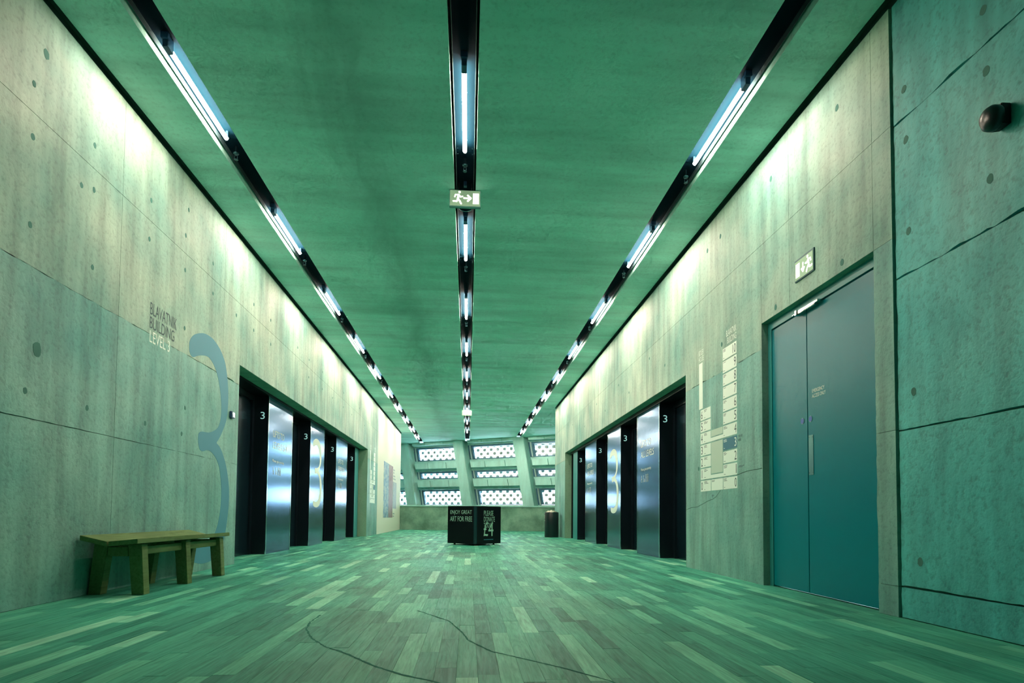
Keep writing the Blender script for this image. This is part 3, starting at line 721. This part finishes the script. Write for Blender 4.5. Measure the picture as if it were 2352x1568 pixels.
# posters on the white wall
def poster_obj(label, y0, y1, z0, z1, mats):
    p = empty('wall_poster', (XL, y0, z0)); tag(p, label, 'poster')
    x = 0
    for wd, m in mats:
        MB().box(0, .006, x, x+wd, 0, z1-z0).build('print_sheet', MT[m], p); x += wd
    return p
poster_obj('tall blue and mauve poster on the white end wall', 22.73, 25.45, .58, 2.73, [(1.42, 'poster_blue'), (1.30, 'poster_red')])
p2 = poster_obj('narrow grey text poster on the white end wall', 25.55, 26.75, .96, 2.10, [(1.15, 'poster_grey')])
for k, (z, wd) in enumerate(((1.62, .45), (1.50, .3), (1.36, .6), (1.24, .75), (-.25, .5), (-.36, .4))):
    MB().box(0, .003, .08, .08+wd, z, z+.06).build('caption_line', MT['poster_grey'], p2)

# ------------------------------------------------------------------ wall device on the near right wall
dv = empty('wall_sensor', (XR+.011, 3.14, 3.04)); tag(dv, 'black boxed motion sensor high on the near right wall', 'sensor')
MB().prism([(0, -.04, -.060), (0, .04, -.060), (0, .04, .062), (0, -.04, .062)], [(-.060, -.04, -.058), (-.060, .04, -.072), (-.060, .04, .060), (-.060, -.04, .060)]).build('back_box', MT['blackmatt'], dv, .004)
hd = MB(); prof = [(-.060, .052), (-.070, .056), (-.100, .055), (-.120, .043), (-.128, .018)]
rings = []
for xx, rr in prof:
    rings.append([(xx, rr*1.15*math.cos(a), rr*1.15*math.sin(a)*(1.0 if math.sin(a) > 0 else 1.25)-.005) for a in [2*math.pi*k/20 for k in range(20)]])
for k, rg in enumerate(rings): hd.v += rg
for j in range(len(rings)-1):
    for k in range(20): hd.f.append([j*20+k, j*20+(k+1) % 20, (j+1)*20+(k+1) % 20, (j+1)*20+k])
hd.f.append(list(range(80, 100)))
hd.build('lens_head', MT['bin'], dv, 0, True)

# ------------------------------------------------------------------ bench
bn = empty('bench', (0, 0, 0)); tag(bn, 'low oak bench with three trestle legs against the left wall', 'bench')
def plank_top(xa, za, xb, zb, ya0, ya1, yb0, yb1, t, nm='seat_plank'):
    lo = [(xa, ya0, za-t), (xb, yb0, zb-t), (xb, yb1, zb-t), (xa, ya1, za-t)]
    return MB().prism(lo, [(p[0], p[1], p[2]+t) for p in lo]).build(nm, MT['bench'], bn, .003)
plank_top(-3.17, .507, -2.962, .456, 5.12, 7.03, 5.13, 7.03, .040)
plank_top(-2.950, .456, -2.72, .480, 5.13, 7.03, 5.13, 7.03, .040)
for yy in (5.33, 6.12, 6.92):
    hw = .048
    fr_ = empty('trestle', (0, yy, 0)); fr_.parent = bn
    # splayed legs with mitred top rail
    MB().prism([(-2.835, -hw, 0), (-2.735, -hw, 0), (-2.735, hw, 0), (-2.835, hw, 0)], [(-2.875, -hw, .425), (-2.765, -hw, .430), (-2.765, hw, .430), (-2.875, hw, .425)]).build('leg', MT['bench'], fr_, .003)
    MB().prism([(-3.19, -hw, 0), (-3.09, -hw, 0), (-3.09, hw, 0), (-3.19, hw, 0)], [(-3.15, -hw, .43), (-3.04, -hw, .425), (-3.04, hw, .425), (-3.15, hw, .43)]).build('leg', MT['bench'], fr_, .003)
    MB().box(-3.04, -2.875, -hw, hw, .325, .405).build('rail', MT['bench'], fr_, .003)
for a, b in ((5.38, 6.07), (6.17, 6.87)):
    MB().box(-2.85, -2.80, a, b, .335, .405).build('stretcher', MT['bench'], bn, .003)
    MB().box(-3.12, -3.07, a, b, .335, .405).build('stretcher', MT['bench'], bn, .003)

# ------------------------------------------------------------------ donation box
s_ = .90; bx = empty('donation_box', (.172, 13.70, 0), math.radians(0)); tag(bx, 'large black donation cube standing in the middle of the hall', 'donation box')
a_ = math.radians(43.5)
dl = Vector((-math.cos(a_), math.sin(a_), 0)); dr = Vector((math.sin(a_), math.cos(a_), 0))
Z = Vector((0, 0, 1))
def bxp(p, q, z): return tuple(dl*p + dr*q + Z*z)
rc = .055; ring = [(rc*(1-math.sin(t)), rc*(1-math.cos(t))) for t in [math.pi/2*k/8 for k in range(9)]]   # rounded near corner
ring = [(rc-rc*math.sin(t), rc-rc*math.cos(t)) for t in [math.pi/2*k/8 for k in range(9)]]
out = ring + [(0.0, s_), (s_, s_), (s_, 0.0)]
bd = MB().prism([bxp(p, q, .035) for p, q in out], [bxp(p, q, .915) for p, q in out]); bd.build('body', MT['blackmatt'], bx)
MB().prism([bxp(p, q, .036) for p, q in [(a*1.0-.0008, b-.0008) for a, b in ring] + [(rc, rc)]], [bxp(p, q, .914) for p, q in [(a-.0008, b-.0008) for a, b in ring] + [(rc, rc)]]).build('corner_post', MT['blackcorner'], bx)
for p, q in ((.12, .12), (.12, .78), (.78, .12), (.78, .78)):
    c = Vector(bxp(p, q, 0)); MB().lathe([(.03, 0), (.018, .036)], 12, tuple(c)).build('foot', MT['blackmatt'], bx)
frL = (Vector((0, 0, 0)) + dl*s_, -dl, Z, -dr)       # left face, x runs from far-left edge to near corner
text('ENJOY GREAT', .085, .70, .70, .118, frL, MT['print_pale'], bx); text('ART FOR FREE', .08, .555, .715, .118, frL, MT['print_pale'], bx)
frR = (Vector((0, 0, 0)), dr, Z, -dl)
for k, (tx_, wd) in enumerate((('PLEASE', .335), ('DONATE', .39), ('TODAY', .33))): text(tx_, .29, .695-.142*k, wd, .118, frR, MT['print_pale'], bx)
text('\u00a3', .285, .215, .155, .335, frR, MT['print_pale'], bx); text('4', .45, .215, .18, .335, frR, MT['print_pale'], bx)
flat_poly([(.295, .125), (.63, .125), (.63, .143), (.295, .143)], frR, .001).build('small_print', MT['vinyl_blue'], bx)

# ------------------------------------------------------------------ litter bin
lb = empty('litter_bin', (2.775, 19.6, 0)); tag(lb, 'black cylindrical litter bin at the end of the right wall', 'bin')
MB().lathe([(.225, 0), (.235, .02), (.235, .80), (.225, .825), (.20, .825), (.19, .78)], 32).build('body', MT['bin'], lb, 0, True)
lm = MB(); r2 = random.Random(2); n = 10
bmx = bmesh.new(); bmesh.ops.create_icosphere(bmx, subdivisions=3, radius=.17)
for v in bmx.verts:
    v.co.z = v.co.z*.22 + r2.uniform(-.03, .045); v.co.x += r2.uniform(-.02, .02); v.co.y += r2.uniform(-.02, .02); v.co.z += .815
me = bpy.data.meshes.new('liner'); bmx.to_mesh(me); bmx.free(); link('liner', me, MT['rubbish'], lb)
for k, (zz, yy) in enumerate(((.70, -.05), (.64, -.02), (.55, -.04))):
    MB().box(-.2365, -.2345, yy-.03, yy+.03, zz-.02, zz+.02).build('sticker', MT['rubbish'], lb)

# ------------------------------------------------------------------ end of the hall: parapet and leaning window facade
def par_y(x): return 27.6 - .20*x
lo = [(-5.0, par_y(-5)+.02, 0), (7.8, par_y(7.8), 0), (7.8, par_y(7.8)+.30, 0), (-5.0, par_y(-5)+.30, 0)]
wall_par = struct(MB().prism(lo, [(a, b, 1.09) for a, b, _ in lo]).build('wall_parapet', MT['parapet']))
lo2 = [(-5.0, par_y(-5)-.03, 1.10), (7.8, par_y(7.8)-.05, 1.10), (7.8, par_y(7.8)+.35, 1.10), (-5.0, par_y(-5)+.35, 1.10)]
MB().prism(lo2, [(a, b, 1.155) for a, b, _ in lo2]).build('coping', MT['facade'], wall_par)
def FP(u, off, z): return tuple(FAC_O + FAC_D*u + FAC_N*off + Vector((0, 0, z)))
def fprism(us0, z0, us1, z1, off0, off1):
    """quad in the facade plane: us0 = (left, right) at z0, us1 at z1"""
    q = lambda off: [FP(us0[0], off, z0), FP(us0[1], off, z0), FP(us1[1], off, z1), FP(us1[0], off, z1)]
    return MB().prism(q(off0), q(off1))
LEAN = -.186
def colu(k, z): return -.365 + 3.48*k + (4.33-z)*(-LEAN)
wf = struct(empty('wall_window_facade', tuple(FAC_O)))
wf['label'] = 'leaning concrete window facade at the end of the hall'
def fb(mb, name, mat, parent=None, bevel=0.):
    # geometry was given in world space: shift to the facade empty
    mb.v = [tuple(Vector(v)-FAC_O) for v in mb.v]
    return mb.build(name, MT[mat], parent or wf, bevel)
cw = .30
for k in range(-1, 3):
    c0, c1 = colu(k, 0.), colu(k, H)
    fb(fprism((c0-cw, c0+cw), 0, (c1-cw, c1+cw), H, -.45, .50), 'column', 'facade', None, .02)
rows = [(3.60, 4.33), (2.62, 3.01), (1.24, 2.04)]
sill = [(3.02, 3.59), (2.05, 2.61), (0., 1.23), (4.34, H)]
wn = 0
brick_me = MB().box(-.080, .080, -.05, .05, -.076, .076).mesh('brick', .025); brick_me.materials.append(MT['brick'])
BAYN = {-1: 'left', 0: 'middle', 1: 'right', -2: 'far left', 2: 'far right'}
ROWN = {0: 'top', 1: 'middle', 2: 'bottom'}
rotf = math.atan2(FAC_D.y, FAC_D.x)
for bay in range(-2, 3):
    L_ = lambda z: colu(bay, z)+cw; R_ = lambda z: colu(bay+1, z)-cw
    for z0, z1 in sill: fb(fprism((L_(z0)-.02, R_(z0)+.02), z0, (L_(z1)-.02, R_(z1)+.02), z1, -.30, .0), 'spandrel', 'facade')
    # projecting beams cast in three lengths, left end splayed back
    for z0, z1 in ((3.14, 3.45), (2.17, 2.50), (4.40, H-.01)):
        def cut(t, z): return L_(z)+(R_(z)-L_(z))*t
        segs = ((0, .375), (.375, .775), (.775, 1.0))
        for j, (t0, t1) in enumerate(segs):
            g0 = .0 if j == 0 else .012; bot, topv = [], []
            for lst, z in ((bot, z0), (topv, z1)):
                a, b = cut(t0, z)+g0, cut(t1, z)-(.012 if j < 2 else 0)
                af = a+.24 if j == 0 else a
                lst += [FP(a, .0, z), FP(b, .0, z), FP(b, .42, z), FP(af, .42, z)]
            if bay in (-2, 2) and j == 2: pass
            fb(MB().prism(bot, topv), 'beam_block', 'facade', None, .008)
    for ri, (z0, z1) in enumerate(rows):
        if bay == 2: 
            fb(fprism((L_(z0)-.02, R_(z0)+.02), z0, (L_(z1)-.02, R_(z1)+.02), z1, -.30, .0), 'spandrel', 'facade'); continue
        wn += 1
        wnd = struct(empty(f'window_{wn}', tuple(FAC_O))); wnd['label'] = f'{ROWN[ri]} window of the {BAYN[bay]} bay in the end facade'
        a = lambda z: L_(z)+.26; b = lambda z: R_(z)+.05
        fb(fprism((L_(z0)-.02, a(z0)), z0, (L_(z1)-.02, a(z1)), z1, -.16, -.02), 'frame_stile', 'winframe', wnd)
        fb(fprism((L_(z0)+.10, L_(z0)+.17), z0, (L_(z1)+.10, L_(z1)+.17), z1, -.02, .03), 'frame_bead', 'winedge', wnd)
        fb(fprism((a(z0), b(z0)), z0, (a(z0), b(z0)), z0+.05, -.16, -.02), 'frame_rail', 'winframe', wnd)
        fb(fprism((a(z1), b(z1)), z1-.09, (a(z1), b(z1)), z1, -.16, -.02), 'frame_rail', 'winframe', wnd)
        fb(fprism((a(z0), b(z0)), z0+.05, (a(z1), b(z1)), z1-.09, -.10, -.094), 'pane', 'glass', wnd)
        # checkered brick screen just outside
        nrow = int((z1-z0-.1)/.198)+1
        for j in range(nrow+1):
            z = z0+.09+.198*j
            if z > z1+.05: break
            u = L_(z)+.18+(.195 if j % 2 else 0); base = math.floor(u/.39)*.39 + (.195 if j % 2 else 0) - z*0
            u = base
            while u < R_(z)+.35:
                if u > L_(z)-.02 and -4.7 < u < 5.5:
                    bo = link('brick', brick_me, None, wf)
                    bo.location = FAC_D*u + FAC_N*-.30 + Vector((0, 0, z)); bo.rotation_euler = (0, 0, rotf)
                u += .39
# facade side closers so daylight only comes through the windows
for u0, u1 in ((-9.5, colu(-2, 4.5)+cw+.3), (colu(3, 0)-cw-.9, 11.5)):
    fb(fprism((u0, u1), 0, (u0, u1), H, -.30, -.02), 'end_infill', 'facade')
